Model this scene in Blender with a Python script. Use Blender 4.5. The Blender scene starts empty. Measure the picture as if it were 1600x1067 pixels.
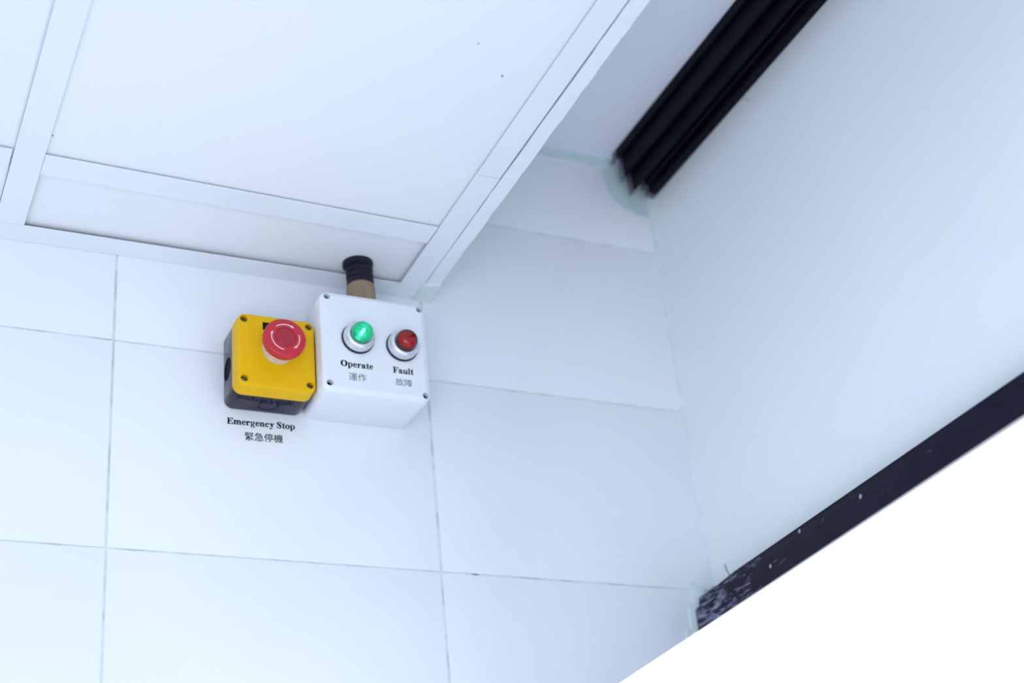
import bpy, bmesh, math, random
from mathutils import Matrix, Vector

random.seed(7)
SC = bpy.context.scene
COL = SC.collection
PI = math.pi

# ------------------------------------------------------------------ camera
# measurements: back wall is the plane y = 0 (camera on the -y side), z up, metres
cam_data = bpy.data.cameras.new('camera')
cam = bpy.data.objects.new('camera', cam_data)
COL.objects.link(cam)
RIGHT = Vector((0.9062001, -0.4121130, -0.0946799))
DOWN = Vector((0.1276409, 0.4800641, -0.8678976))
FWD = Vector((0.4031243, 0.7744039, 0.4876366))
m3 = Matrix((RIGHT, -DOWN, -FWD)).transposed()
cam.matrix_world = Matrix.Translation((0.0, -1.2029, 1.5)) @ m3.to_4x4()
cam_data.sensor_fit = 'HORIZONTAL'
cam_data.sensor_width = 36.0
cam_data.lens = 2365.06 / 1600 * 36.0
cam_data.clip_start = 0.01
cam_data.dof.use_dof = True
cam_data.dof.focus_distance = 1.30
cam_data.dof.aperture_fstop = 3.5
SC.camera = cam

# ------------------------------------------------------------------ world, lights, exposure
world = bpy.data.worlds.new('world')
SC.world = world
world.use_nodes = True
bg = world.node_tree.nodes['Background']
bg.inputs['Color'].default_value = (0.60, 0.725, 0.97, 1)
bg.inputs['Strength'].default_value = 0.93


def area(name, loc, target, size, power, color):
    d = bpy.data.lights.new(name, 'AREA')
    d.shape = 'RECTANGLE'
    d.size, d.size_y = size
    d.energy = power
    d.color = color
    o = bpy.data.objects.new(name, d)
    o.location = loc
    o.rotation_euler = (Vector(target) - Vector(loc)).to_track_quat('-Z', 'Y').to_euler()
    COL.objects.link(o)
    return o


area('key_light', (-0.62, -2.2, 0.85), (0.50, 0.0, 2.15), (1.7, 1.5), 24.5, (0.96, 0.975, 1.0))  # added key light low behind the camera, its source unseen

SC.view_settings.view_transform = 'Standard'
SC.view_settings.look = 'None'
SC.view_settings.gamma = 1.0
SC.view_settings.use_curve_mapping = False
SC.view_settings.exposure = 0.0

# ------------------------------------------------------------------ materials


def mat(name, col, rough=0.4, metal=0.0, col2=None, scale=20.0, detail=4.0, bump=0.0, bscale=None,
        spec=0.5, emit=None, estr=0.0, coat=0.0, trans=0.0, thresh=None):
    m = bpy.data.materials.new(name)
    m.use_nodes = True
    nt = m.node_tree
    p = nt.nodes['Principled BSDF']
    p.inputs['Base Color'].default_value = (*col, 1)
    p.inputs['Roughness'].default_value = rough
    p.inputs['Metallic'].default_value = metal
    p.inputs['Specular IOR Level'].default_value = spec
    p.inputs['Coat Weight'].default_value = coat
    p.inputs['Transmission Weight'].default_value = trans
    if emit:
        p.inputs['Emission Color'].default_value = (*emit, 1)
        p.inputs['Emission Strength'].default_value = estr
    tc = nt.nodes.new('ShaderNodeTexCoord')
    if col2:
        n = nt.nodes.new('ShaderNodeTexNoise')
        n.inputs['Scale'].default_value = scale
        n.inputs['Detail'].default_value = detail
        nt.links.new(tc.outputs['Object'], n.inputs['Vector'])
        r = nt.nodes.new('ShaderNodeValToRGB')
        a, b = thresh or (0.35, 0.65)
        r.color_ramp.elements[0].position = a
        r.color_ramp.elements[1].position = b
        r.color_ramp.elements[0].color = (*col, 1)
        r.color_ramp.elements[1].color = (*col2, 1)
        nt.links.new(n.outputs['Fac'], r.inputs['Fac'])
        nt.links.new(r.outputs['Color'], p.inputs['Base Color'])
    if bump:
        n2 = nt.nodes.new('ShaderNodeTexNoise')
        n2.inputs['Scale'].default_value = bscale or scale
        n2.inputs['Detail'].default_value = 3
        nt.links.new(tc.outputs['Object'], n2.inputs['Vector'])
        bn = nt.nodes.new('ShaderNodeBump')
        bn.inputs['Strength'].default_value = bump
        bn.inputs['Distance'].default_value = 0.001
        nt.links.new(n2.outputs['Fac'], bn.inputs['Height'])
        nt.links.new(bn.outputs['Normal'], p.inputs['Normal'])
    return m


def add_specks(m, scale, size, col, density):
    """sparse round dirt specks (shape of their own) over a material's base colour"""
    nt = m.node_tree
    p = nt.nodes['Principled BSDF']
    tc = nt.nodes.new('ShaderNodeTexCoord')
    v = nt.nodes.new('ShaderNodeTexVoronoi')
    v.inputs['Scale'].default_value = scale
    nt.links.new(tc.outputs['Object'], v.inputs['Vector'])
    lt = nt.nodes.new('ShaderNodeMath')
    lt.operation = 'LESS_THAN'
    lt.inputs[1].default_value = size
    nt.links.new(v.outputs['Distance'], lt.inputs[0])
    sep = nt.nodes.new('ShaderNodeSeparateColor')
    nt.links.new(v.outputs['Color'], sep.inputs[0])
    l2 = nt.nodes.new('ShaderNodeMath')
    l2.operation = 'LESS_THAN'
    l2.inputs[1].default_value = density
    nt.links.new(sep.outputs[0], l2.inputs[0])
    mu = nt.nodes.new('ShaderNodeMath')
    mu.operation = 'MULTIPLY'
    nt.links.new(lt.outputs[0], mu.inputs[0])
    nt.links.new(l2.outputs[0], mu.inputs[1])
    mx = nt.nodes.new('ShaderNodeMix')
    mx.data_type = 'RGBA'
    src = p.inputs['Base Color']
    if src.is_linked:
        nt.links.new(src.links[0].from_socket, mx.inputs[6])
    else:
        mx.inputs[6].default_value = src.default_value
    mx.inputs[7].default_value = (*col, 1)
    nt.links.new(mu.outputs[0], mx.inputs[0])
    nt.links.new(mx.outputs[2], src)


M_TILE = mat('glazed_tile', (0.80, 0.83, 0.87), 0.38, col2=(0.83, 0.86, 0.89), scale=6, bump=0.05, bscale=35)
M_GROUT = mat('grout', (0.72, 0.81, 0.82), 0.8, col2=(0.48, 0.55, 0.58), scale=30, thresh=(0.47, 0.66), bump=0.4, bscale=300)
M_CEIL = mat('ceiling_panel_paint', (0.82, 0.845, 0.87), 0.5, col2=(0.84, 0.86, 0.885), scale=5)
add_specks(M_CEIL, 16, 0.035, (0.30, 0.32, 0.34), 0.10)
M_TRIM = mat('painted_trim', (0.78, 0.83, 0.88), 0.42, col2=(0.80, 0.845, 0.89), scale=9)
M_GAP = mat('gap_shade_and_dirt', (0.16, 0.18, 0.21), 0.8, col2=(0.24, 0.26, 0.29), scale=60)  # dark colour painting the shade in ceiling gaps; also serves dirt and the crack
M_GAP2 = mat('pale_gap_shade', (0.42, 0.47, 0.56), 0.8, col2=(0.48, 0.53, 0.62), scale=60)  # lighter copy, a paler painted shade for the left trim's gap
M_PLASTER = mat('plaster_edge', (0.82, 0.85, 0.88), 0.7, col2=(0.78, 0.82, 0.85), scale=60, bump=0.5, bscale=140)
M_SLAB = mat('upper_ceiling_paint', (0.76, 0.80, 0.92), 0.65, col2=(0.79, 0.82, 0.88), scale=8, bump=0.1, bscale=30)
M_RWALL = mat('smooth_wall_paint', (0.85, 0.90, 0.91), 0.5, col2=(0.87, 0.91, 0.92), scale=7, bump=0.08, bscale=25)
add_specks(M_RWALL, 30, 0.03, (0.62, 0.68, 0.72), 0.15)
M_FILL = mat('pale_green_filler', (0.67, 0.79, 0.75), 0.75, col2=(0.72, 0.82, 0.80), scale=60, bump=0.5, bscale=200)
M_FILL2 = mat('blue_green_filler', (0.52, 0.68, 0.70), 0.75, col2=(0.60, 0.73, 0.75), scale=60, bump=0.5, bscale=200)
M_SEAL = mat('corner_sealant', (0.78, 0.86, 0.89), 0.45, col2=(0.66, 0.77, 0.79), scale=40, bump=0.4, bscale=80)
M_FLOOR = mat('floor_tile', (0.72, 0.74, 0.76), 0.5, col2=(0.68, 0.70, 0.72), scale=3)
M_YEL = mat('yellow_plastic', (0.80, 0.46, 0.004), 0.45, col2=(0.84, 0.49, 0.005), spec=0.16, scale=30, bump=0.06, bscale=700)
M_BLACKP = mat('black_plastic', (0.014, 0.011, 0.027), 0.10, col2=(0.019, 0.015, 0.036), scale=40, spec=0.24)
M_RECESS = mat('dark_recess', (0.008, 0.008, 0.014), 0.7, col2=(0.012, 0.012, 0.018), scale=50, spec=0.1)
M_RED = mat('red_plastic', (0.52, 0.016, 0.030), 0.38, col2=(0.56, 0.018, 0.034), scale=40)
M_RED2 = mat('red_plastic_centre', (0.36, 0.014, 0.030), 0.42, col2=(0.40, 0.016, 0.032), scale=40)
M_ARROW = mat('pale_arrow_print', (0.88, 0.76, 0.80), 0.5, col2=(0.85, 0.72, 0.77), scale=80)
M_COLLAR = mat('cream_collar', (0.66, 0.60, 0.48), 0.3, 0.35, col2=(0.74, 0.70, 0.62), scale=60)
M_SCREW = mat('zinc_screw', (0.16, 0.14, 0.14), 0.3, 1.0, col2=(0.26, 0.23, 0.23), scale=200)
M_WBOX = mat('white_plastic', (0.80, 0.83, 0.885), 0.36, col2=(0.81, 0.84, 0.89), scale=20, bump=0.03, bscale=500)
M_CHROME = mat('satin_chrome', (0.74, 0.76, 0.80), 0.38, 0.8, col2=(0.80, 0.81, 0.84), scale=60)
M_RUBBER = mat('black_rubber', (0.006, 0.007, 0.016), 0.5, col2=(0.010, 0.011, 0.022), scale=60, spec=0.25)
M_GLAND = mat('brown_gland_plastic', (0.22, 0.165, 0.10), 0.55, col2=(0.30, 0.22, 0.14), scale=90, bump=0.3, bscale=150)
M_STICK = mat('paper_label', (0.80, 0.845, 0.87), 0.32, col2=(0.82, 0.86, 0.88), scale=20)
M_INK = mat('black_ink', (0.012, 0.013, 0.03), 0.5, col2=(0.02, 0.02, 0.04), scale=90)
M_INK2 = mat('grey_ink', (0.055, 0.06, 0.09), 0.5, col2=(0.07, 0.075, 0.11), scale=90)
M_TRACK = mat('black_anodised_track', (0.003, 0.003, 0.008), 0.55, col2=(0.005, 0.005, 0.012), scale=30, spec=0.08)
M_TRACK_END = mat('sawn_track_end', (0.07, 0.065, 0.085), 0.5, 0.3, col2=(0.20, 0.19, 0.23), scale=220)
M_GREEN = mat('green_reflector', (0.0, 0.55, 0.36), 0.22, col2=(0.0, 0.62, 0.42), scale=40, emit=(0.0, 0.62, 0.40), estr=0.07, coat=0.3)
M_LED = mat('green_led', (0.5, 0.9, 0.75), 0.3, col2=(0.55, 0.95, 0.8), scale=40, emit=(0.22, 1.0, 0.66), estr=4.0)
M_GLENS = mat('clear_green_lens', (0.16, 0.92, 0.68), 0.03, col2=(0.19, 0.93, 0.70), scale=30, trans=1.0, spec=0.3)
M_REDCORE = mat('red_core', (0.75, 0.012, 0.03), 0.3, col2=(0.62, 0.008, 0.02), scale=120, coat=0.4)
M_REDBASE = mat('dark_red_base', (0.05, 0.004, 0.008), 0.5, col2=(0.07, 0.005, 0.01), scale=80)
M_RLENS = mat('clear_red_lens', (0.74, 0.05, 0.08), 0.03, col2=(0.70, 0.045, 0.075), scale=30, trans=1.0, spec=0.3)
M_GLOW = mat('glowing_white_panel', (0.85, 0.87, 0.9), 0.5, col2=(0.86, 0.88, 0.91), scale=10, emit=(0.95, 0.98, 1.0), estr=1.25)  # glow put in for blown-out white, not a known lamp
M_HOUS = mat('panel_frame_metal', (0.6, 0.62, 0.65), 0.4, 0.5, col2=(0.64, 0.66, 0.69), scale=20)


def beam_material():
    m = mat('black_painted_beam', (0.009, 0.007, 0.019), 0.38, col2=(0.013, 0.010, 0.025), scale=25, spec=0.10)
    nt = m.node_tree
    p = nt.nodes['Principled BSDF']
    tc = nt.nodes.new('ShaderNodeTexCoord')
    # scuffs: streaky noise, kept to the worn end by the wall
    mp = nt.nodes.new('ShaderNodeMapping')
    mp.inputs['Scale'].default_value = (120, 34, 150)
    mp.inputs['Rotation'].default_value = (0.5, 0, 0)
    nt.links.new(tc.outputs['Object'], mp.inputs['Vector'])
    n = nt.nodes.new('ShaderNodeTexNoise')
    n.inputs['Scale'].default_value = 1.6
    n.inputs['Detail'].default_value = 6
    n.inputs['Roughness'].default_value = 0.65
    nt.links.new(mp.outputs[0], n.inputs['Vector'])
    sep = nt.nodes.new('ShaderNodeSeparateXYZ')
    nt.links.new(tc.outputs['Object'], sep.inputs[0])
    mr = nt.nodes.new('ShaderNodeMapRange')
    mr.inputs[1].default_value = -0.19
    mr.inputs[2].default_value = -0.004
    mr.inputs[3].default_value = -0.16
    mr.inputs[4].default_value = 0.07
    nt.links.new(sep.outputs[1], mr.inputs[0])
    ad = nt.nodes.new('ShaderNodeMath')
    ad.operation = 'ADD'
    nt.links.new(n.outputs['Fac'], ad.inputs[0])
    nt.links.new(mr.outputs[0], ad.inputs[1])
    rp = nt.nodes.new('ShaderNodeValToRGB')
    rp.color_ramp.elements[0].position = 0.50
    rp.color_ramp.elements[1].position = 0.72
    rp.color_ramp.elements[0].color = (0, 0, 0, 1)
    rp.color_ramp.elements[1].color = (1, 1, 1, 1)
    nt.links.new(ad.outputs[0], rp.inputs['Fac'])
    mx = nt.nodes.new('ShaderNodeMix')
    mx.data_type = 'RGBA'
    nt.links.new(p.inputs['Base Color'].links[0].from_socket, mx.inputs[6])
    mx.inputs[7].default_value = (0.34, 0.35, 0.50, 1)
    nt.links.new(rp.outputs['Color'], mx.inputs[0])
    nt.links.new(mx.outputs[2], p.inputs['Base Color'])
    add_specks(m, 75, 0.16, (0.32, 0.31, 0.36), 0.07)
    return m


M_BEAM = beam_material()

# ------------------------------------------------------------------ helpers
ROOT_LOC = {}


def thing(name, label, cat, loc, group=None):
    o = bpy.data.objects.new(name, None)
    o.empty_display_size = 0.05
    o.location = loc
    COL.objects.link(o)
    ROOT_LOC[o.name] = Vector(loc)
    o['label'] = label
    o['category'] = cat
    if group:
        o['group'] = group
    return o


def base_of(o):
    while o is not None and o.parent is not None:
        o = o.parent
    return ROOT_LOC.get(o.name, Vector((0, 0, 0))) if o else Vector((0, 0, 0))


def obj(name, verts, faces, m, parent=None, smooth=30, mats=None, fmat=None, label=None):
    """world-space mesh data -> ONE linked mesh object (under parent if given)"""
    off = base_of(parent)
    me = bpy.data.meshes.new(name)
    me.from_pydata([tuple(Vector(v) - off) for v in verts], [], faces)
    me.validate()
    bm = bmesh.new()
    bm.from_mesh(me)
    bmesh.ops.recalc_face_normals(bm, faces=bm.faces)
    bm.to_mesh(me)
    bm.free()
    for x in (mats or [m]):
        me.materials.append(x)
    if fmat:
        for i, k in enumerate(fmat):
            me.polygons[i].material_index = k
    if smooth:
        me.shade_smooth()
        me.set_sharp_from_angle(angle=math.radians(smooth))
    o = bpy.data.objects.new(name, me)
    COL.objects.link(o)
    if parent is not None:
        o.parent = parent
    if label:
        o['label'] = label
    return o


def struct(o):
    o['kind'] = 'structure'
    return o


class MB:
    """collects pieces of one mesh"""

    def __init__(s):
        s.v, s.f, s.k = [], [], []

    def add(s, verts, faces, k=0):
        b = len(s.v)
        s.v += [tuple(v) for v in verts]
        s.f += [tuple(i + b for i in f) for f in faces]
        s.k += [k] * len(faces)
        return s

    def box(s, x0, x1, y0, y1, z0, z1, k=0):
        v = [(x, y, z) for x in (x0, x1) for y in (y0, y1) for z in (z0, z1)]
        f = [(0, 1, 3, 2), (4, 6, 7, 5), (0, 4, 5, 1), (2, 3, 7, 6), (0, 2, 6, 4), (1, 5, 7, 3)]
        return s.add(v, f, k)

    def loft(s, loops, k=0, cap=(True, True)):
        n = len(loops[0])
        v = [p for l in loops for p in l]
        f = []
        for i in range(len(loops) - 1):
            for j in range(n):
                a, b = i * n + j, i * n + (j + 1) % n
                f.append((a, b, b + n, a + n))
        if cap[0]:
            f.append(tuple(reversed(range(n))))
        if cap[1]:
            f.append(tuple((len(loops) - 1) * n + j for j in range(n)))
        return s.add(v, f, k)

    def lathe(s, prof, cx, cz, k=0, n=48, cap=(True, True)):
        """profile of (radius, distance from the wall), axis along -y"""
        return s.loft([[(cx + r * math.cos(2 * PI * j / n), -d, cz + r * math.sin(2 * PI * j / n)) for j in range(n)]
                       for r, d in prof], k, cap)

    def lathe_z(s, prof, cx, cy, k=0, n=48, cap=(True, True), rib=0.0):
        return s.loft([[(c[0] + (r + (rib if j % 2 else 0)) * math.cos(2 * PI * j / n),
                         c[1] + (r + (rib if j % 2 else 0)) * math.sin(2 * PI * j / n), z) for j in range(n)]
                       for r, z, c in [(p[0], p[1], p[2] if len(p) > 2 else (cx, cy)) for p in prof]], k, cap)

    def prism_y(s, poly, y0, y1, k=0):
        """polygon in (x, z) swept along y"""
        return s.loft([[(x, y0, z) for x, z in poly], [(x, y1, z) for x, z in poly]], k)

    def build(s, name, m, parent=None, **kw):
        if isinstance(m, list):
            return obj(name, s.v, s.f, None, parent, mats=m, fmat=s.k, **kw)
        return obj(name, s.v, s.f, m, parent, **kw)


def rrect(x0, x1, z0, z1, r, d, n=7):
    """rounded rectangle loop in the plane y = -d"""
    out = []
    for cx, cz, a0 in ((x1 - r, z1 - r, 0), (x0 + r, z1 - r, 90), (x0 + r, z0 + r, 180), (x1 - r, z0 + r, 270)):
        for i in range(n + 1):
            a = math.radians(a0 + 90 * i / n)
            out.append((cx + r * math.cos(a), -d, cz + r * math.sin(a)))
    return out


def rprism(x0, x1, z0, z1, r, prof):
    """lofted rounded box from a list of (inset, distance from the wall)"""
    return [rrect(x0 + i, x1 - i, z0 + i, z1 - i, max(r - i, 0.0006), d) for i, d in prof]


def cut(o, mb):
    """boolean difference of o with the shape collected in mb, baked into o's mesh"""
    off = base_of(o)
    me = bpy.data.meshes.new('cutter')
    me.from_pydata([tuple(Vector(v) - off) for v in mb.v], [], mb.f)
    b = bmesh.new()
    b.from_mesh(me)
    bmesh.ops.recalc_face_normals(b, faces=b.faces)
    b.to_mesh(me)
    b.free()
    c = bpy.data.objects.new('cutter', me)
    COL.objects.link(c)
    c.matrix_world = o.matrix_world.copy()
    c.parent = o.parent
    bpy.context.view_layer.update()
    md = o.modifiers.new('cut', 'BOOLEAN')
    md.operation = 'DIFFERENCE'
    md.solver = 'EXACT'
    md.use_self = True
    md.object = c
    bpy.context.view_layer.update()
    dg = bpy.context.evaluated_depsgraph_get()
    new = bpy.data.meshes.new_from_object(o.evaluated_get(dg))
    o.modifiers.remove(md)
    old = o.data
    new.name = old.name
    o.data = new
    bpy.data.objects.remove(c)
    bpy.data.meshes.remove(old)
    bpy.data.meshes.remove(me)
    new.shade_smooth()
    new.set_sharp_from_angle(angle=math.radians(30))
    return o


HAN = {
    '緊': [[[295,95],[192,33],[68,-16],[98,-37],[124,-58],[248,0],[358,73]],[[638,65],[765,6],[874,-54],[924,-11],[815,47],[689,104]],[[528,791],[528,727],[597,727],[558,715],[610,613],[680,525],[599,474],[512,438],[532,412],[549,384],[642,425],[727,481],[813,422],[911,379],[932,410],[956,437],[861,474],[777,526],[861,637],[918,778],[876,793],[863,791]],[[620,727],[832,727],[788,641],[728,568],[665,642]],[[280,689],[155,689],[155,749],[280,749]],[[490,803],[86,803],[86,409],[499,409],[499,463],[343,463],[343,524],[467,524],[467,689],[343,689],[343,749],[490,749]],[[281,524],[281,463],[155,463],[155,524]],[[155,642],[406,642],[406,572],[155,572]],[[117,98],[196,110],[478,128],[478,-4],[474,-15],[458,-19],[413,-20],[335,-18],[350,-48],[361,-77],[453,-76],[513,-68],[545,-48],[553,-6],[553,133],[803,147],[837,115],[865,86],[916,126],[829,204],[719,283],[669,251],[708,224],[746,194],[344,173],[522,240],[701,324],[656,366],[598,336],[540,308],[346,300],[419,332],[492,370],[444,405],[328,344],[246,311],[208,300],[175,295],[185,266],[192,239],[245,247],[426,258],[312,214],[235,188],[159,167],[101,157],[111,126]]],
    '急': [[[262,181],[262,34],[292,-45],[409,-65],[525,-65],[640,-65],[737,-35],[770,85],[734,95],[701,112],[686,22],[635,3],[520,3],[413,3],[351,9],[337,34],[337,181]],[[412,209],[494,125],[555,43],[616,84],[552,164],[469,245]],[[767,180],[834,70],[880,-33],[950,-4],[902,98],[833,206]],[[145,179],[100,81],[42,-11],[111,-44],[164,51],[210,150]],[[322,843],[218,701],[51,568],[80,543],[104,514],[141,539],[176,565],[176,543],[745,543],[745,459],[189,459],[189,400],[745,400],[745,314],[155,314],[155,251],[819,251],[819,605],[618,605],[664,670],[704,735],[653,768],[641,765],[363,765],[383,797],[402,828]],[[224,605],[273,653],[316,702],[599,702],[567,652],[531,605]]],
    '停': [[[467,578],[795,578],[795,494],[467,494]],[[398,632],[398,440],[867,440],[867,632]],[[309,377],[309,214],[375,214],[375,315],[883,315],[883,214],[951,214],[951,377]],[[564,825],[585,789],[603,750],[325,750],[325,686],[951,686],[951,750],[684,750],[661,798],[632,845]],[[398,240],[398,179],[594,179],[594,5],[590,-8],[574,-12],[525,-12],[443,-11],[457,-43],[467,-76],[565,-75],[629,-67],[661,-43],[669,3],[669,179],[860,179],[860,240]],[[263,838],[163,619],[32,439],[55,402],[74,365],[117,417],[159,475],[159,-79],[228,-79],[228,588],[284,701],[332,817]]],
    '機': [[[159,840],[159,647],[49,647],[49,577],[149,577],[97,374],[27,209],[46,174],[61,136],[114,258],[159,413],[159,-79],[221,-79],[221,420],[252,356],[274,303],[312,358],[270,430],[221,510],[221,577],[304,577],[304,647],[221,647],[221,840]],[[573,833],[588,559],[617,323],[464,323],[464,383],[399,383],[399,323],[322,323],[322,262],[398,262],[362,113],[248,-30],[274,-52],[297,-77],[396,35],[447,159],[507,105],[554,58],[601,103],[537,163],[460,226],[463,262],[628,262],[654,163],[686,79],[598,20],[498,-27],[521,-50],[539,-74],[632,-30],[716,24],[785,-49],[874,-79],[927,-50],[965,66],[940,82],[914,103],[898,20],[872,-6],[816,16],[768,67],[837,142],[891,228],[827,252],[788,185],[737,125],[714,188],[694,262],[936,262],[936,323],[852,323],[879,351],[832,387],[775,423],[736,387],[782,356],[825,323],[681,323],[652,556],[638,833]],[[702,407],[723,414],[775,423],[886,438],[898,396],[946,414],[924,484],[891,563],[845,549],[858,518],[870,485],[766,473],[843,578],[914,698],[858,720],[842,686],[825,652],[752,645],[797,719],[836,803],[783,821],[742,725],[708,666],[691,644],[674,634],[685,605],[692,579],[719,587],[795,600],[758,543],[733,508],[707,478],[684,464],[695,434]],[[342,387],[384,399],[524,419],[534,379],[584,396],[563,466],[533,545],[485,532],[498,500],[509,467],[408,455],[487,559],[561,677],[507,697],[491,665],[474,633],[394,624],[446,707],[494,800],[439,818],[392,713],[354,649],[334,625],[316,613],[326,585],[333,559],[361,567],[442,581],[403,522],[375,487],[349,456],[324,442],[335,414]]],
    '運': [[[310,805],[310,622],[378,622],[378,748],[860,748],[860,622],[931,622],[931,805]],[[68,760],[147,670],[204,583],[270,623],[209,709],[129,796]],[[429,370],[581,370],[581,302],[429,302]],[[654,370],[809,370],[809,302],[654,302]],[[429,485],[581,485],[581,419],[429,419]],[[654,485],[809,485],[809,419],[654,419]],[[311,190],[311,132],[581,132],[581,52],[654,52],[654,132],[936,132],[936,190],[654,190],[654,251],[878,251],[878,536],[654,536],[654,597],[844,597],[844,653],[654,653],[654,706],[581,706],[581,653],[384,653],[384,597],[581,597],[581,536],[363,536],[363,251],[581,251],[581,190]],[[253,445],[47,445],[47,375],[181,375],[181,126],[115,81],[42,6],[90,-59],[160,33],[217,72],[257,51],[312,10],[431,-35],[593,-47],[778,-43],[945,-36],[953,2],[966,38],[790,24],[595,19],[444,28],[330,69],[286,100],[253,123]]],
    '作': [[[526,828],[431,615],[305,442],[336,417],[363,391],[438,487],[506,601],[575,601],[575,-79],[651,-79],[651,164],[952,164],[952,235],[651,235],[651,387],[939,387],[939,456],[651,456],[651,601],[962,601],[962,673],[542,673],[572,740],[598,809]],[[285,836],[177,616],[36,437],[60,400],[80,362],[130,418],[179,481],[179,-78],[254,-78],[254,599],[310,705],[357,814]]],
    '故': [[[599,584],[810,584],[769,400],[704,248],[641,404],[597,579]],[[85,391],[85,-36],[155,-36],[155,33],[442,33],[442,389],[464,372],[481,358],[518,411],[551,471],[597,316],[658,178],[545,68],[394,-14],[418,-47],[437,-81],[585,4],[699,112],[795,2],[915,-80],[939,-46],[968,-17],[844,63],[746,176],[831,358],[886,584],[961,584],[961,655],[623,655],[647,740],[667,828],[592,840],[525,598],[417,406],[439,391],[301,391],[301,575],[481,575],[481,645],[301,645],[301,840],[226,840],[226,645],[42,645],[42,575],[226,575],[226,391]],[[155,321],[370,321],[370,103],[155,103]]],
    '障': [[[495,320],[805,320],[805,253],[495,253]],[[495,433],[805,433],[805,368],[495,368]],[[425,485],[425,201],[619,201],[619,130],[354,130],[354,66],[619,66],[619,-79],[693,-79],[693,66],[957,66],[957,130],[693,130],[693,201],[877,201],[877,485]],[[589,825],[602,793],[614,759],[396,759],[396,698],[545,698],[486,682],[502,642],[516,603],[353,603],[353,542],[952,542],[952,603],[782,603],[821,678],[748,695],[731,650],[710,603],[547,603],[585,615],[569,655],[549,698],[914,698],[914,759],[689,759],[673,801],[655,844]],[[70,800],[70,-77],[138,-77],[138,732],[278,732],[238,620],[192,505],[270,395],[290,302],[285,260],[268,233],[252,226],[234,223],[205,223],[172,225],[185,191],[191,158],[227,157],[262,159],[291,166],[316,178],[347,224],[357,295],[338,397],[261,514],[316,642],[367,773],[318,803],[307,800]]],
}


# ------------------------------------------------------------------ lettering (bold serif letters drawn as shapes, em = 1)
class Glyphs:
    def __init__(s):
        s.p = []

    def poly(s, *pts):
        s.p.append(list(pts))

    def rect(s, x0, y0, x1, y1):
        s.poly((x0, y0), (x1, y0), (x1, y1), (x0, y1))

    def arc(s, cx, cy, rx, ry, tx, ty, a0=0, a1=360, n=22):
        for i in range(n):
            a, b = (math.radians(a0 + (a1 - a0) * t / n) for t in (i, i + 1))
            s.poly((cx + rx * math.cos(a), cy + ry * math.sin(a)), (cx + rx * math.cos(b), cy + ry * math.sin(b)),
                   (cx + (rx - tx) * math.cos(b), cy + (ry - ty) * math.sin(b)),
                   (cx + (rx - tx) * math.cos(a), cy + (ry - ty) * math.sin(a)))

    def dot(s, cx, cy, r):
        s.p.append([(cx + r * math.cos(2 * PI * i / 14), cy + r * math.sin(2 * PI * i / 14)) for i in range(14)])

    def stroke(s, pts):
        """list of (x, y, width)"""
        L, R = [], []
        for i, (x, y, w) in enumerate(pts):
            a = pts[max(i - 1, 0)]
            b = pts[min(i + 1, len(pts) - 1)]
            dx, dy = b[0] - a[0], b[1] - a[1]
            l = math.hypot(dx, dy) or 1
            L.append((x - dy / l * w / 2, y + dx / l * w / 2))
            R.append((x + dy / l * w / 2, y - dx / l * w / 2))
        for i in range(len(pts) - 1):
            s.poly(L[i], L[i + 1], R[i + 1], R[i])


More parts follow.
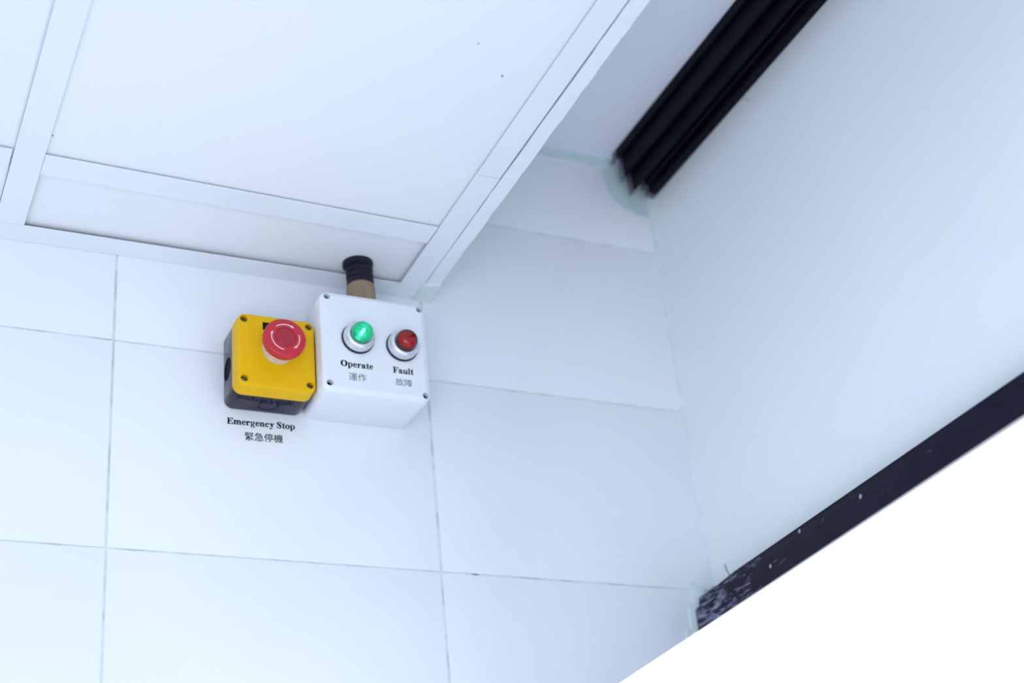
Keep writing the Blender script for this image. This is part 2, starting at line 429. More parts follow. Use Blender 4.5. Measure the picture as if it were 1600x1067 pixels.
def letter(ch):
    g = Glyphs()
    if ch in 'EF':
        g.rect(.10, 0, .26, .676)
        g.rect(.016, .638, .60, .676)
        g.poly((.60, .676), (.46, .64), (.58, .49), (.61, .49))
        g.rect(.26, .325, .40, .362)
        g.poly((.40, .20), (.43, .20), (.43, .48), (.40, .48), (.34, .345))
        if ch == 'E':
            g.rect(.016, 0, .61, .038)
            g.poly((.61, 0), (.64, .20), (.61, .20), (.47, .035))
            w = .667
        else:
            g.rect(.016, 0, .36, .038)
            w = .611
    elif ch in 'mn':
        xs = (.065, .335) if ch == 'n' else (.065, .335, .605)
        for i, x in enumerate(xs):
            g.rect(x, 0, x + .14, .46 if i == 0 else .33)
            g.rect(x - .045, 0, x + .185, .034)
            if i:
                g.arc(x - .03, .31, .17, .163, .14, .055, 0, 155, 12)
        g.rect(.02, .425, .12, .46)
        w = .556 if ch == 'n' else .833
    elif ch == 'u':
        g.rect(.065, .13, .205, .46)
        g.rect(.345, 0, .485, .46)
        g.arc(.235, .15, .17, .163, .14, .055, 180, 340, 12)
        g.rect(.015, .425, .12, .46)
        g.rect(.295, .425, .40, .46)
        g.rect(.345, 0, .54, .034)
        w = .556
    elif ch == 'e':
        g.arc(.225, .23, .20, .243, .13, .036, 5, 325)
        g.rect(.10, .235, .425, .272)
        w = .444
    elif ch == 'c':
        g.arc(.225, .23, .20, .243, .135, .036, 45, 325)
        g.dot(.345, .355, .065)
        w = .444
    elif ch == 'r':
        g.rect(.065, 0, .205, .46)
        g.rect(.02, 0, .265, .034)
        g.rect(.02, .425, .12, .46)
        g.arc(.33, .30, .145, .17, .06, .05, 75, 165, 10)
        g.dot(.355, .395, .072)
        w = .444
    elif ch == 'g':
        g.arc(.225, .305, .185, .168, .105, .032)
        g.rect(.33, .395, .475, .437)
        g.stroke([(.16, .16, .05), (.09, .10, .06), (.11, .055, .09), (.25, .04, .10), (.36, .02, .11)])
        g.arc(.235, -.08, .215, .125, .07, .04)
        w = .5
    elif ch == 'y':
        g.poly((.055, .46), (.215, .46), (.335, .14), (.265, -.01))
        g.stroke([(.43, .46, .05), (.28, .08, .05), (.20, -.13, .05), (.13, -.185, .06), (.07, -.165, .05)])
        g.dot(.085, -.145, .062)
        g.rect(.01, .425, .26, .46)
        g.rect(.33, .425, .49, .46)
        w = .5
    elif ch == 'S':
        g.stroke([(.46, .47, .03), (.42, .60, .05), (.30, .665, .05), (.17, .645, .08), (.105, .55, .13), (.16, .44, .17),
                  (.29, .36, .19), (.41, .27, .18), (.44, .15, .14), (.38, .04, .09), (.26, .005, .05), (.13, .05, .05), (.06, .21, .03)])
        g.rect(.445, .46, .475, .69)
        g.rect(.045, -.015, .075, .22)
        w = .556
    elif ch == 't':
        g.rect(.09, .09, .23, .52)
        g.poly((.09, .46), (.23, .46), (.23, .63), (.20, .63))
        g.rect(.015, .425, .315, .46)
        g.arc(.225, .115, .135, .125, .125, .06, 180, 320, 12)
        w = .333
    elif ch == 'o':
        g.arc(.25, .23, .225, .243, .14, .034)
        w = .5
    elif ch == 'p':
        g.rect(.06, -.205, .20, .46)
        g.rect(.012, -.205, .265, -.17)
        g.rect(.012, .425, .12, .46)
        g.arc(.295, .23, .225, .243, .135, .04, -130, 130)
        w = .556
    elif ch == 'O':
        g.arc(.389, .338, .354, .352, .19, .034, n=30)
        w = .778
    elif ch == 'a':
        g.arc(.195, .13, .165, .145, .11, .045)
        g.rect(.265, .06, .40, .34)
        g.arc(.235, .325, .165, .148, .13, .045, 0, 160, 12)
        g.dot(.115, .355, .06)
        g.arc(.40, .075, .135, .08, .05, .05, 180, 330, 8)
        w = .5
    elif ch == 'l':
        g.rect(.065, 0, .205, .676)
        g.rect(.015, 0, .255, .034)
        g.rect(.015, .642, .12, .676)
        w = .278
    else:
        w = .25
    return g.p, w


def put_text(mb, text, x0, z0, em, d, slope=0.0, width=None):
    """latin text, baseline from (x0, z0) on the plane y = -d"""
    total = sum(letter(c)[1] for c in text)
    s = em if width is None else width / total
    x = 0.0
    for c in text:
        polys, w = letter(c)
        fat = [[(a + u, b + q) for a, b in p] for p in polys for u, q in ((-.014, -.012), (.014, -.012), (.014, .012), (-.014, .012))]
        for p in fat:
            mb.add([(x0 + (x + a) * s, -d, z0 + b * em + slope * (x + a) * s) for a, b in p], [tuple(range(len(p)))])
        x += w


def han_mesh(ch):
    cu = bpy.data.curves.new('glyph', 'CURVE')
    cu.dimensions = '2D'
    cu.fill_mode = 'BOTH'
    for loop in HAN[ch]:
        sp = cu.splines.new('POLY')
        sp.points.add(len(loop) - 1)
        for q, (a, b) in zip(sp.points, loop):
            q.co = (a / 1000, b / 1000, 0, 1)
        sp.use_cyclic_u = True
    o = bpy.data.objects.new('glyph', cu)
    COL.objects.link(o)
    dg = bpy.context.evaluated_depsgraph_get()
    dg.update()
    me = bpy.data.meshes.new_from_object(o.evaluated_get(dg))
    v = [tuple(q.co) for q in me.vertices]
    f = [tuple(p.vertices) for p in me.polygons]
    bpy.data.objects.remove(o)
    bpy.data.curves.remove(cu)
    bpy.data.meshes.remove(me)
    return v, f


def put_han(mb, text, x0, zc, em, d, slope=0.0, step=None, k=0):
    step = step or em
    for i, c in enumerate(text):
        v, f = han_mesh(c)
        mb.add([(x0 + i * step + a * em, -d, zc + (b - .38) * em + slope * (i * step + a * em)) for a, b, _ in v], f, k)




# ------------------------------------------------------------------ the room
XR = 0.8205           # right wall
ZC = 2.2905           # underside of the lowered ceiling's trims
ZP = 2.2932           # lowered ceiling panels, resting on the trims
ZS = 2.518            # upper ceiling in the recess
YN, XW = -2.6, -1.6   # how far the room is built towards the camera and to the left

# back wall: glazed tiles 300 x 200 mm over a grout bed, one mesh
mb = MB()
mb.box(XW, XR + 0.03, 0.0008, 0.06, 0.0, ZS + 0.02, 1)
cols = [-1.5773, -1.2773, -0.9767, -0.6762, -0.3759, -0.0755, 0.2246, 0.5279, XR + 0.001]
rows = [0.0 + 0.2 * i for i in range(13)] + [ZS + 0.02]
gap, vgap = 0.0007, 0.0011
for j in range(len(rows) - 1):
    for i in range(len(cols) - 1):
        dz = random.uniform(-0.0004, 0.0004)
        x0, x1 = cols[i] + vgap + random.uniform(-.0004, .0004), cols[i + 1] - vgap + random.uniform(-.0004, .0004)
        z0, z1 = rows[j] + gap + dz, rows[j + 1] - gap + dz
        t = random.uniform(0, 0.0002)
        prof = [(0, 0.0010), (0, 0.0012 + t), (0.0003, 0.0016 + t), (0.0009, 0.0018 + t)]
        mb.loft([[(x0 + q, 0.0018 - d, z0 + q), (x1 - q, 0.0018 - d, z0 + q), (x1 - q, 0.0018 - d, z1 - q), (x0 + q, 0.0018 - d, z1 - q)]
                 for q, d in [(a, b + 0.0002) for a, b in prof]], 0, (False, True))
mb.box(0.5588, 0.5647, -0.0001, 0.001, 1.9989, 1.9998, 2)      # black crumb in the joint
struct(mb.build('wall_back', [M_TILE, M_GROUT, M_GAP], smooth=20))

# right wall above the opening, upper ceiling, floor
mb = MB()
mb.box(XR, XR + 0.10, YN, 0.05, 1.985, ZS + 0.02)
mb.loft([[(XR + 0.001, yy, zz), (XR - 0.0006, yy, zz + 0.0002), (XR - 0.0006, yy + 0.0011, zz + 0.0004), (XR + 0.001, yy + 0.0012, zz)]
         for yy, zz in ((-0.0285, 2.0172), (-0.0292, 2.0112), (-0.0330, 2.0040))], 1)          # hairline crack by the beam
mb.loft([[(XR + 0.001, -0.2005, 2.4650), (XR + 0.001, -0.2120, 2.4555), (XR + 0.001, -0.2140, 2.4510), (XR + 0.001, -0.2040, 2.4575)],
         [(XR - 0.0012, -0.2020, 2.4640), (XR - 0.0016, -0.2110, 2.4550), (XR - 0.0012, -0.2125, 2.4522), (XR - 0.0008, -0.2050, 2.4585)]], 2)   # lump of white paint
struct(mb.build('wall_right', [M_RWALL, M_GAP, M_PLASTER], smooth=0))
mb = MB()
mb.box(0.45, XR + 0.10, YN, 0.05, ZS, ZS + 0.05)
struct(mb.build('ceiling', M_SLAB, smooth=0))
mb = MB()
mb.box(XW, 2.2, YN, 0.05, -0.05, 0.0)
struct(mb.build('floor', M_FLOOR, smooth=0))

# lowered ceiling: panels lying on flat painted trims
PANELS = [(0.1121, 0.510, YN, -0.116), (0.1121, 0.510, -0.114, -0.001),
          (XW, 0.1119, YN, -0.121), (XW, 0.1119, -0.119, -0.001)]
mb = MB()
for i, (x0, x1, y0, y1) in enumerate(PANELS):
    dz = 0.0022 if i == 1 else 0.0
    mb.box(x0, x1, y0, y1, ZP + dz, ZP + 0.012 + dz)
mb.box(XW, 0.53, YN, 0.0, ZP + 0.016, ZP + 0.018)
for x, y, r in ((0.4639, -0.3453, 0.0008), (0.4650, -0.3440, 0.0005), (0.4297, -0.3756, 0.0007), (0.1385, -0.160, 0.0008)):      # specks of dirt
    mb.loft([[(x + r * math.cos(k * PI / 4), y + r * 1.3 * math.sin(k * PI / 4), ZP - e) for k in range(8)] for e in (-0.0002, 0.00025)], 1)
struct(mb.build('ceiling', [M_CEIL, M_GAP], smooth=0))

TZ = 0.0010           # thickness of the trim flange


def quad_prism(m_, pts, z0, z1, k=0):
    m_.loft([[(x, y, z0) for x, y in pts], [(x, y, z1) for x, y in pts]], k)


def flat_trim(name, pts, gasket=None, inset=0.0022):  # gasket is only the web's colour, the gap's shade painted on
    a = MB()
    quad_prism(a, pts, ZC, ZC + TZ)
    # narrower web of the profile that carries the panel, set back from the flange edge, its dark colour painting the gap's shade
    cx, cy = sum(p[0] for p in pts) / 4, sum(p[1] for p in pts) / 4
    ins = []
    for x, y in pts:
        ins.append((x + math.copysign(inset, cx - x), y + math.copysign(inset, cy - y)))
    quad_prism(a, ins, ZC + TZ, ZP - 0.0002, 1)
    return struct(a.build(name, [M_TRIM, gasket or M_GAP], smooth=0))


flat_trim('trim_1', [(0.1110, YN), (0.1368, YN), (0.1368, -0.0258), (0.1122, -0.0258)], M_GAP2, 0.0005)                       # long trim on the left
flat_trim('trim_2', [(0.1372, -0.1352), (0.4955, -0.1273), (0.4950, -0.0998), (0.1372, -0.1068)])             # cross trim
flat_trim('trim_3', [(XW, -0.1400), (0.1106, -0.1350), (0.1106, -0.1064), (XW, -0.1100)])                     # its continuation at the left edge
flat_trim('trim_4', [(XW, -0.0262), (0.4958, -0.0252), (0.5195, -0.0006), (XW, -0.0006)])                     # along the back wall, mitred
flat_trim('trim_5', [(0.4962, -0.0250), (0.5196, -0.0008), (0.5196, -0.2155), (0.4966, -0.2159)])             # near length of the right trim
flat_trim('trim_6', [(0.4966, -0.2165), (0.5192, -0.2163), (0.5190, YN), (0.4966, YN)])                       # far length of the right trim

# plastered board that closes the edge of the lowered ceiling, edge and crack a little ragged
L, Rr = [], []
y = 0.0
while y > YN:
    wl = 0.5203 + random.uniform(0, 0.0007) + (0.0004 if -0.40 < y < -0.22 else 0.0)
    wr = 0.5352 + random.uniform(-0.0005, 0.0006)
    if y > -0.03:
        wl = 0.5197
    L.append((wl, y))
    Rr.append((wr, y))
    y -= 0.012
mb = MB()
n = len(L)
v = [(x, yy, ZC - 0.0002) for x, yy in L] + [(x, yy, ZC - 0.0002) for x, yy in Rr] + [(x, yy, ZS) for x, yy in L] + [(x, yy, ZS) for x, yy in Rr]
f = []
for i in range(n - 1):
    f += [(i, i + 1, n + i + 1, n + i), (2 * n + i, 2 * n + i + 1, i + 1, i), (n + i, n + i + 1, 3 * n + i + 1, 3 * n + i)]
mb.add(v, f)
struct(mb.build('trim_7', M_PLASTER, smooth=25))
mb = MB()
mb.box(0.5180, 0.5222, YN, -0.002, ZC + 0.0016, ZP + 0.01)  # dark strip painting in the shade behind the plaster crack
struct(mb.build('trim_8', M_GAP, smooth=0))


def blob(name, pts, y_out, m, struct_=True):
    """thin irregular patch of filler on the back wall"""
    a = MB()
    cx, cz = sum(p[0] for p in pts) / len(pts), sum(p[1] for p in pts) / len(pts)
    a.loft([[(x, 0.0, z) for x, z in pts], [(x, -y_out * .7, z) for x, z in pts],
            [(cx + (x - cx) * .94, -y_out, cz + (z - cz) * .94) for x, z in pts]])
    return struct(a.build(name, m, smooth=0))


# filler patches: end of the plaster edge, round the track end, along the upper ceiling, round the beam end
mb = MB()
mb.loft([[(0.5188, 0, z), (0.5188, -0.030, z), (0.5364, -0.034, z), (0.5372, 0, z)] for z in (ZC - 0.0016, ZC + 0.004)])
struct(mb.build('trim_9', M_FILL, smooth=0))
mb = MB()
mb.loft([[(x, 0.0005, ZS + 0.001) for x in (0.56, 0.62, 0.69, 0.73, 0.775)] + [(x, 0.0005, z) for x, z in ((0.775, 2.505), (0.73, 2.507), (0.69, 2.506), (0.62, 2.508), (0.56, 2.507))],
         [(x, -0.004, ZS + 0.001) for x in (0.56, 0.62, 0.69, 0.73, 0.775)] + [(x, -0.0012, z) for x, z in ((0.775, 2.508), (0.73, 2.510), (0.69, 2.509), (0.62, 2.511), (0.56, 2.510))]])
struct(mb.build('trim_10', M_FILL2, smooth=0))
blob('trim_11', [(0.762, 2.517), (0.764, 2.487), (0.772, 2.464), (0.786, 2.452), (0.803, 2.447), (0.8202, 2.446), (0.8202, 2.517)], 0.0010, M_FILL2)
blob('trim_12', [(0.7925, 2.0060), (0.7985, 2.0070), (0.8000, 2.0040), (0.8085, 2.0030), (0.8085, 1.9900), (0.7930, 1.9760), (0.7930, 1.9500), (0.7865, 1.9500), (0.7880, 1.9800), (0.7945, 1.9850), (0.7935, 1.9990)], 0.0020, M_FILL)
blob('trim_13', [(0.7825, 1.9600), (0.7860, 1.9590), (0.7850, 1.9300), (0.7795, 1.9300), (0.7805, 1.9520)], 0.0016, M_FILL)

# bead of sealant down the corner of the two walls
mb = MB()
loops = []
z = 2.004
while z < ZS:
    r = 0.0032 + random.uniform(-0.0007, 0.0007)
    o_ = random.uniform(-0.0004, 0.0004)
    loops.append([(XR + 0.0005, 0.0005, z), (XR - r + o_, 0.0005, z), (XR - r * .62 + o_, -r * .38, z), (XR - r * .38, -r * .75, z), (XR + 0.0005, -r * 1.15, z)])
    z += 0.014
mb.loft(loops)
struct(mb.build('trim_14', M_SEAL, smooth=60))

# ------------------------------------------------------------------ black multi-groove track in the top corner
t = thing('sliding_track', 'long black ribbed sliding-door track running under the upper ceiling along the right wall', 'track', (0.797, 0.0, ZS))
TY = -0.013


def track_piece(name, poly, y_end, label=None):
    a = MB()
    # ragged sawn end, then the straight extrusion
    a.loft([[(x, YN, z) for x, z in poly], [(x, y_end - 0.010, z) for x, z in poly]], 0, (True, False))
    jag = [(x, y_end + random.uniform(-0.004, 0.003), z) for x, z in poly]
    a.loft([[(x, y_end - 0.010, z) for x, z in poly], jag], 1, (False, True))
    return a.build(name, [M_TRACK, M_TRACK_END], t, smooth=20, label=label)


track_piece('mounting_plate', [(0.7728, ZS - 0.0002), (0.8195, ZS - 0.0002), (0.8195, ZS - 0.006), (0.7728, ZS - 0.006)], TY)
for x0, x1, zb, ye in ((0.7730, 0.7762, 2.506, TY + 0.001), (0.7790, 0.7828, 2.4815, TY), (0.7868, 0.7905, 2.4635, TY - 0.001),
                       (0.7975, 0.8010, 2.4660, TY - 0.010), (0.8085, 0.8195, 2.4645, TY)):
    track_piece('guide_rail', [(x0, ZS - 0.006), (x1, ZS - 0.006), (x1, zb + 0.002), (x1 - 0.0012, zb), (x0 + 0.0008, zb), (x0, zb + 0.0015)], ye)
track_piece('groove_floor', [(0.7762, ZS - 0.006), (0.7790, ZS - 0.006), (0.7800, 2.500), (0.8085, 2.484), (0.8085, ZS - 0.006)], TY - 0.008)

# ------------------------------------------------------------------ black beam over the opening in the right wall
t = thing('lintel_beam', 'black painted beam with a scuffed end, along the bottom of the pale right wall', 'beam', (0.808, 0.0, 1.945))
mb = MB()
poly = [(XR + 0.02, 1.9915), (0.8013, 1.9915), (0.8003, 1.9903), (0.7998, 1.9822), (0.7968, 1.9808), (0.7956, 1.9790), (0.7952, 1.9320), (0.7960, 1.9310), (XR + 0.02, 1.9310)]
ye = [-0.002, -0.002, -0.0015, -0.0015, -0.001, -0.0008, -0.0008, -0.001, -0.002]
far = [(XR + 0.02, 1.9915), (0.8013, 1.9915), (0.7972, 1.9908), (0.7963, 1.9898), (0.7958, 1.9840), (0.7956, 1.9790), (0.7952, 1.9320), (0.7960, 1.9310), (XR + 0.02, 1.9310)]
mb.loft([[(x, YN, z) for x, z in far], [(x, -0.075, z) for x, z in far], [(x, -0.03, z) for x, z in poly], [(x, q, z) for (x, z), q in zip(poly, ye)]])
mb.build('beam', M_BEAM, t, smooth=20)

# ------------------------------------------------------------------ made-up glowing panel for an overexposed white area, nearer than the wall
t = thing('white_panel', 'glowing plain white panel standing in for an overexposed area in the lower right corner, in front of the black beam', 'white panel', (0.60, -0.60, 1.20))
XP, ZT = 0.585, 1.8376
mb = MB()
# long box along y; its loops are rounded in the (x, z) plane
prof = []
for cx, cz, a0 in ((XP + 0.004, ZT - 0.004, 180), (XP + 0.026, ZT - 0.004, 90)):
    for i in range(7):
        a = math.radians(a0 - 90 * i / 6)
        prof.append((cx + 0.004 * math.cos(a), cz + 0.004 * math.sin(a)))
prof += [(XP + 0.030, 1.22), (XP, 1.22)]
mb.prism_y(prof, -1.05, -0.155)
mb.build('glowing_slab', M_GLOW, t, smooth=30)
mb = MB()
mb.box(XP - 0.004, XP + 0.034, -1.06, -0.145, 1.20, 1.2199)
mb.box(XP - 0.003, XP + 0.033, -0.1549, -0.145, 1.2201, ZT - 0.02)
mb.box(XP - 0.003, XP + 0.033, -1.06, -1.0501, 1.2201, ZT - 0.02)
mb.build('edge_frame', M_HOUS, t, smooth=0, label='grey metal edge frame')

# ------------------------------------------------------------------ emergency stop box
EX0, EX1, EZ0, EZ1 = 0.3247, 0.3983, 2.1430, 2.2187
BX, BZ = 0.3622, 2.1835
t = thing('emergency_stop_box', 'yellow and black emergency stop box with a red mushroom button, on the tiled wall', 'switch', (0.3615, 0.0, EZ0))
mb = MB()
mb.loft(rprism(EX0, EX1, EZ0, EZ1, 0.0085, [(0.0006, 0.0002), (0.0, 0.002), (0.0003, 0.0292)]))
body = mb.build('back_housing', M_BLACKP, t, smooth=30, label='glossy black back half of the box')
c = MB()      # knockouts: a recessed disc on the left side, a ring groove underneath
n = 40
c.loft([[(x, -0.0142 + 0.0110 * math.cos(2 * PI * i / n), 2.1762 + 0.0110 * math.sin(2 * PI * i / n)) for i in range(n)] for x in (EX0 - 0.004, EX0 + 0.0022)])
for r0, r1 in ((0.0083, 0.0093),):
    lo = []
    for z_ in (EZ0 - 0.003, EZ0 + 0.0010):
        lo.append(z_)
    vs, fs = [], []
    for z_ in lo:
        for r in (r0, r1):
            vs += [(0.3622 + r * math.cos(2 * PI * i / n), -0.0150 + r * math.sin(2 * PI * i / n), z_) for i in range(n)]
    for i in range(n):
        j = (i + 1) % n
        A, B, Cc, D = 0, n, 2 * n, 3 * n
        fs += [(A + i, A + j, B + j, B + i), (Cc + i, D + i, D + j, Cc + j), (A + i, Cc + i, Cc + j, A + j), (B + i, B + j, D + j, D + i)]
    c.add(vs, fs)
body = cut(body, c)
kd = MB()
kd.loft([[(x, -0.0142 + 0.0108 * math.cos(2 * PI * i / n), 2.1762 + 0.0108 * math.sin(2 * PI * i / n)) for i in range(n)] for x in (EX0 + 0.0012, EX0 + 0.0021)])
kd.build('knockout_disc', M_RECESS, body)

mb = MB()
mb.loft(rprism(EX0, EX1, EZ0, EZ1, 0.0085, [(0.0004, 0.0294), (0.0, 0.0300), (0.0004, 0.0440), (0.0008, 0.0460), (0.0016, 0.0467), (0.0026, 0.0470)]))
cover = mb.build('cover', M_YEL, t, smooth=30, label='yellow front cover')
SCR = [(0.3312, 2.2121), (0.3923, 2.2124), (0.3312, 2.1510), (0.3922, 2.1513)]
c = MB()
for x, z in SCR:
    c.lathe([(0.0034, 0.0420), (0.0034, 0.0440), (0.0036, 0.050)], x, z, n=28)
c.box(0.3486, 0.3580, -0.055, -0.0425, 2.2030, 2.2114)
cover = cut(cover, c)
mb = MB()
mb.box(0.3487, 0.3579, -0.0462, -0.0426, 2.2031, 2.2113)
mb.build('locating_notch', M_RECESS, t, smooth=0, label='small black notch behind the button')


def screw(parent, x, z, d0, r, m=M_SCREW, rot=0.4):
    """cross-slot pan head, seat at distance d0 from the wall"""
    a = MB()
    a.lathe([(r, d0), (r, d0 + 0.0012), (r * .86, d0 + 0.0020), (r * .5, d0 + 0.0025), (0.0004, d0 + 0.0026)], x, z, n=28)
    o = a.build('screw', m, parent, smooth=50)
    c_ = MB()
    for k in (0, 1):
        ca, sa = math.cos(rot + k * PI / 2), math.sin(rot + k * PI / 2)
        p = [(u * r * .72 * ca - w * r * .14 * sa, u * r * .72 * sa + w * r * .14 * ca) for u, w in ((-1, -1), (1, -1), (1, 1), (-1, 1))]
        c_.loft([[(x + q[0], -dd, z + q[1]) for q in p] for dd in (d0 + 0.0013 + k * .00013, d0 + 0.004 + k * .0001)])
    return cut(o, c_)


for i, (x, z) in enumerate(SCR):
    screw(t, x, z, 0.04205, 0.0030, rot=0.3 + i * 0.5)

mb = MB()
mb.lathe([(0.0148, 0.0471), (0.0148, 0.0494), (0.0141, 0.0508), (0.0136, 0.0510), (0.0136, 0.0535), (0.0128, 0.0545), (0.0118, 0.0548), (0.0118, 0.0610)], BX, BZ, n=64)
mb.build('collar', M_COLLAR, t, smooth=30, label='cream and metal collar under the button')
mb = MB()
mb.lathe([(0.0125, 0.0600), (0.0160, 0.0602), (0.0188, 0.0625), (0.0196, 0.0652), (0.0197, 0.0688), (0.0194, 0.0703), (0.0187, 0.0712),
          (0.0176, 0.0716), (0.0098, 0.0718), (0.0096, 0.0712), (0.0094, 0.0712)], BX, BZ, n=72, cap=(True, True))
btn = mb.build('push_button', M_RED, t, smooth=35, label='red mushroom push button')
mb = MB()
mb.lathe([(0.0092, 0.0700), (0.0092, 0.0719), (0.0087, 0.0723), (0.0002, 0.0724)], BX, BZ, n=56)
mb.build('button_centre', M_RED2, btn, smooth=35, label='darker red raised centre disc')
for a0, a1 in ((130, 52), (17, -54), (-98, -203)):
    a = MB()
    rad, hw, dd = 0.0130, 0.00036, 0.07195
    k = 16
    sgn = -1
    head = 12
    ae = a1 + head
    vs = []
    for i in range(k + 1):
        an = math.radians(a0 + (ae - a0) * i / k)
        for r in (rad - hw, rad + hw):
            for d_ in (0.0716, dd):
                vs.append((BX + r * math.cos(an), -d_, BZ + r * math.sin(an)))
    fs = []
    for i in range(k):
        b = 4 * i
        fs += [(b + 1, b + 3, b + 7, b + 5), (b, b + 1, b + 5, b + 4), (b + 2, b + 6, b + 7, b + 3), (b, b + 4, b + 6, b + 2)]
    fs += [(0, 2, 3, 1), (4 * k, 4 * k + 1, 4 * k + 3, 4 * k + 2)]
    a.add(vs, fs)
    e0, e1 = math.radians(ae + 1), math.radians(a1)
    tri = [((rad + 0.00115) * math.cos(e0), (rad + 0.00115) * math.sin(e0)), (rad * math.cos(e1), rad * math.sin(e1)), ((rad - 0.00115) * math.cos(e0), (rad - 0.00115) * math.sin(e0))]
    a.loft([[(BX + u, -d_, BZ + w) for u, w in tri] for d_ in (0.0716, dd)])
    a.build('rotation_arrow', M_ARROW, btn, smooth=0, label='pale curved arrow')

# ------------------------------------------------------------------ indicator box with two pilot lamps
WX0, WX1, WZ0, WZ1 = 0.3986, 0.5047, 2.1400, 2.2462
DF = 0.0620
t = thing('indicator_box', 'white plastic junction box with green Operate lamp and red Fault lamp, beside the yellow box', 'control box', (0.4515, 0.0, WZ0))
mb = MB()
mb.loft(rprism(WX0 + 0.0012, WX1 - 0.0014, WZ0 + 0.0008, WZ1 - 0.0012, 0.0075, [(0.0008, 0.0002), (0.0002, 0.0015), (0.0, 0.0448)]))
mb.build('body', M_WBOX, t, smooth=30)
mb = MB()
mb.loft(rprism(WX0, WX1, WZ0, WZ1, 0.0092, [(0.0010, 0.0449), (0.0002, 0.0456), (0.0, 0.0475), (0.0002, 0.0572), (0.0010, 0.0596), (0.0026, 0.0610), (0.0046, 0.0615), (0.0052, 0.0620)]))
lid = mb.build('lid', M_WBOX, t, smooth=30)
HOLES = [(0.4062, 2.2396), (0.4982, 2.2394), (0.4060, 2.1486), (0.4986, 2.1470)]
c = MB()
for x, z in HOLES:
    c.lathe([(0.0031, 0.0545), (0.0031, 0.070)], x, z, n=28)
lid = cut(lid, c)
for i, (x, z) in enumerate(HOLES):
    screw(t, x, z, 0.0547, 0.00295, m=M_RECESS, rot=0.2 + 0.6 * i)  # heads coloured near-black to paint in the holes' deep shade


def pilot(x, z, core, lens, glow, lab, llab):
    a = MB()
    a.lathe([(0.0147, DF + 0.0024), (0.0147, DF + 0.0070), (0.0143, DF + 0.0086), (0.0132, DF + 0.0102), (0.0118, DF + 0.0110),
             (0.0109, DF + 0.0110), (0.0107, DF + 0.0100)], x, z, n=64)
    b = a.build('pilot_lamp', M_CHROME, t, smooth=40, label=lab)
    a = MB()
    a.lathe([(0.0154, DF + 0.0001), (0.0156, DF + 0.0006), (0.0156, DF + 0.0018), (0.0150, DF + 0.0023)], x, z, n=64)
    a.build('gasket', M_RUBBER, b, smooth=40, label='black gasket ring')
    if glow:
        # ribbed reflector cup with the lit emitter standing in it, seen through the clear cap
        prof = [(0.0101, DF + 0.0104), (0.0101, DF + 0.0139)]
        r, d = 0.0097, DF + 0.0139
        for i in range(6):
            prof += [(r, d), (r - 0.0007, d - 0.0002), (r - 0.0012, d - 0.0008)]
            r -= 0.00125
            d -= 0.00052
        prof += [(0.0003, d)]
        a = MB()
        a.lathe(prof, x, z, n=56)
        a.build('reflector', core, b, smooth=25, label='ribbed green reflector')
        a = MB()
        a.lathe([(0.0010, d), (0.0010, d + 0.0072), (0.0008, d + 0.0080), (0.0002, d + 0.0084)], x, z, n=24)
        a.build('light_emitter', M_LED, b, smooth=50, label='lit pale green emitter')
    else:
        a = MB()
        a.lathe([(0.0101, DF + 0.0101), (0.0101, DF + 0.0122), (0.0002, DF + 0.0124)], x, z, n=56)
        a.build('lamp_base', M_REDBASE, b, smooth=25)
        prof = []
        r, d = 0.0064, DF + 0.0124
        for i in range(4):
            prof += [(r, d), (r - 0.0002, d + 0.0013), (r - 0.0012, d + 0.0018)]
            r -= 0.00150
            d += 0.0018
        prof += [(0.0004, d + 0.0004)]
        a = MB()
        a.lathe(prof, x, z, n=56)
        a.build('ribbed_core', core, b, smooth=25)
    prof = [(0.01035, DF + 0.0102), (0.01035, DF + 0.0140)]
    for i in range(1, 9):
        th = PI / 2 * i / 9
        prof.append((0.01035 * math.cos(th) ** (1.15 if glow else 0.85), DF + 0.0140 + (0.0102 if glow else 0.0085) * math.sin(th)))
    prof.append((0.0003, DF + (0.0243 if glow else 0.0226)))
    a = MB()
    a.lathe(prof, x, z, n=64)
    a.build('lens', lens, b, smooth=50, label=llab)


pilot(0.4340, 2.1972, M_GREEN, M_GLENS, True, 'satin metal bezel of the lit green lamp', 'domed green lens, lit')
pilot(0.4775, 2.1952, M_REDCORE, M_RLENS, False, 'satin metal bezel of the unlit red lamp', 'domed dark red lens, unlit')


def sticker(quad, d, parent=None):
    a = MB()
    a.loft([[(x, -dd, z) for x, z in quad] for dd in (d, d + 0.00022)])
    return a.build('label_sticker', M_STICK, parent, smooth=0)


EM = 0.0091
s = sticker([(0.4152, 2.1532), (0.4504, 2.1512), (0.4509, 2.1762), (0.4155, 2.1761)], DF + 0.00002, t)
s['label'] = 'paper label reading Operate'
mb = MB()
put_text(mb, 'Operate', 0.4163, 2.1670, EM, DF + 0.00030, width=0.0318)
put_han(mb, '運作', 0.4236, 2.1571, 0.0088, DF + 0.00030, k=1)
mb.build('lettering', [M_INK, M_INK2], s, smooth=0)
s = sticker([(0.4634, 2.1523), (0.4899, 2.1528), (0.4910, 2.1748), (0.4639, 2.1741)], DF + 0.00002, t)
s['label'] = 'paper label reading Fault'
mb = MB()
put_text(mb, 'Fault', 0.4672, 2.1668, EM, DF + 0.00030, width=0.0204)
put_han(mb, '故障', 0.4689, 2.1574, 0.0085, DF + 0.00030, k=1)
mb.build('lettering', [M_INK, M_INK2], s, smooth=0)

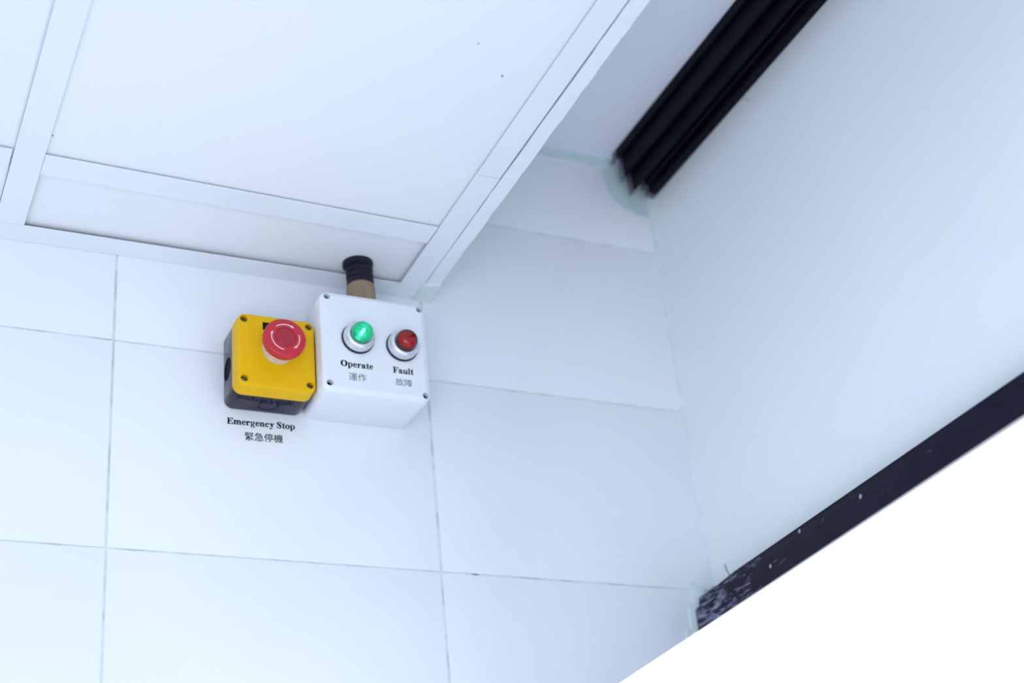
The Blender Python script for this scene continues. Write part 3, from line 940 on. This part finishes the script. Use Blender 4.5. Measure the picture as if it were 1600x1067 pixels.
# ------------------------------------------------------------------ label on the tiles under the yellow box
t = thing('label_sticker', 'white paper label reading Emergency Stop, on the tiles under the yellow and black box', 'label', (0.3571, 0.0, 2.111))
s = MB()
s.loft([[(x, -dd, z) for x, z in ((0.3205, 2.1104), (0.3938, 2.1118), (0.3940, 2.1395), (0.3205, 2.1385))] for dd in (0.0001, 0.00040)])
s.build('paper', M_STICK, t, smooth=0)
mb = MB()
put_text(mb, 'Emergency Stop', 0.3277, 2.1279, EM, 0.00050, slope=0.018, width=0.0643)
for u, w in ((0, 0), (0.00016, 0), (0, 0.00014)):
    put_han(mb, '緊急停機', 0.3438 + u, 2.1170 + w, 0.0091, 0.00050, slope=0.03)
mb.build('lettering', M_INK, t, smooth=0, label='black bold lettering in two lines')

# ------------------------------------------------------------------ gland and corrugated sleeve from the white box into the ceiling
GX, GY = 0.4486, -0.0395
t = thing('cable_conduit', 'short black corrugated conduit with brown nut, between the white box and ceiling', 'conduit', (GX, GY, WZ1))
mb = MB()
mb.lathe_z([(0.0132, WZ1 + 0.0002), (0.0138, WZ1 + 0.0012), (0.0136, WZ1 + 0.012), (0.0133, WZ1 + 0.0225), (0.0124, WZ1 + 0.0242)], GX, GY, n=84, rib=0.00045)
mb.build('gland_nut', M_GLAND, t, smooth=20, label='ribbed brown gland nut')
mb = MB()
pr = [(0.0124, WZ1 + 0.0236), (0.0130, WZ1 + 0.0246)]
zz = WZ1 + 0.0246
for i in range(3):
    off = (GX - 0.0004 * i, GY - 0.0004 * i)
    pr += [(0.0130, zz + 0.0012, off), (0.0134, zz + 0.0034, off), (0.0130, zz + 0.0052, off), (0.0120, zz + 0.0059, off), (0.0120, zz + 0.0063, off)]
    zz += 0.0063
pr += [(0.0132, zz + 0.0006, (GX - 0.0014, GY - 0.0012)), (0.0148, ZP - 0.0012, (GX - 0.0022, GY - 0.0014)), (0.0150, ZP + 0.003, (GX - 0.0022, GY - 0.0014))]
pr = [p if len(p) > 2 else (p[0], p[1], (GX, GY)) for p in pr]
mb.lathe_z(pr, GX, GY, n=64)
mb.build('corrugated_sleeve', M_RUBBER, t, smooth=40, label='black corrugated sleeve')
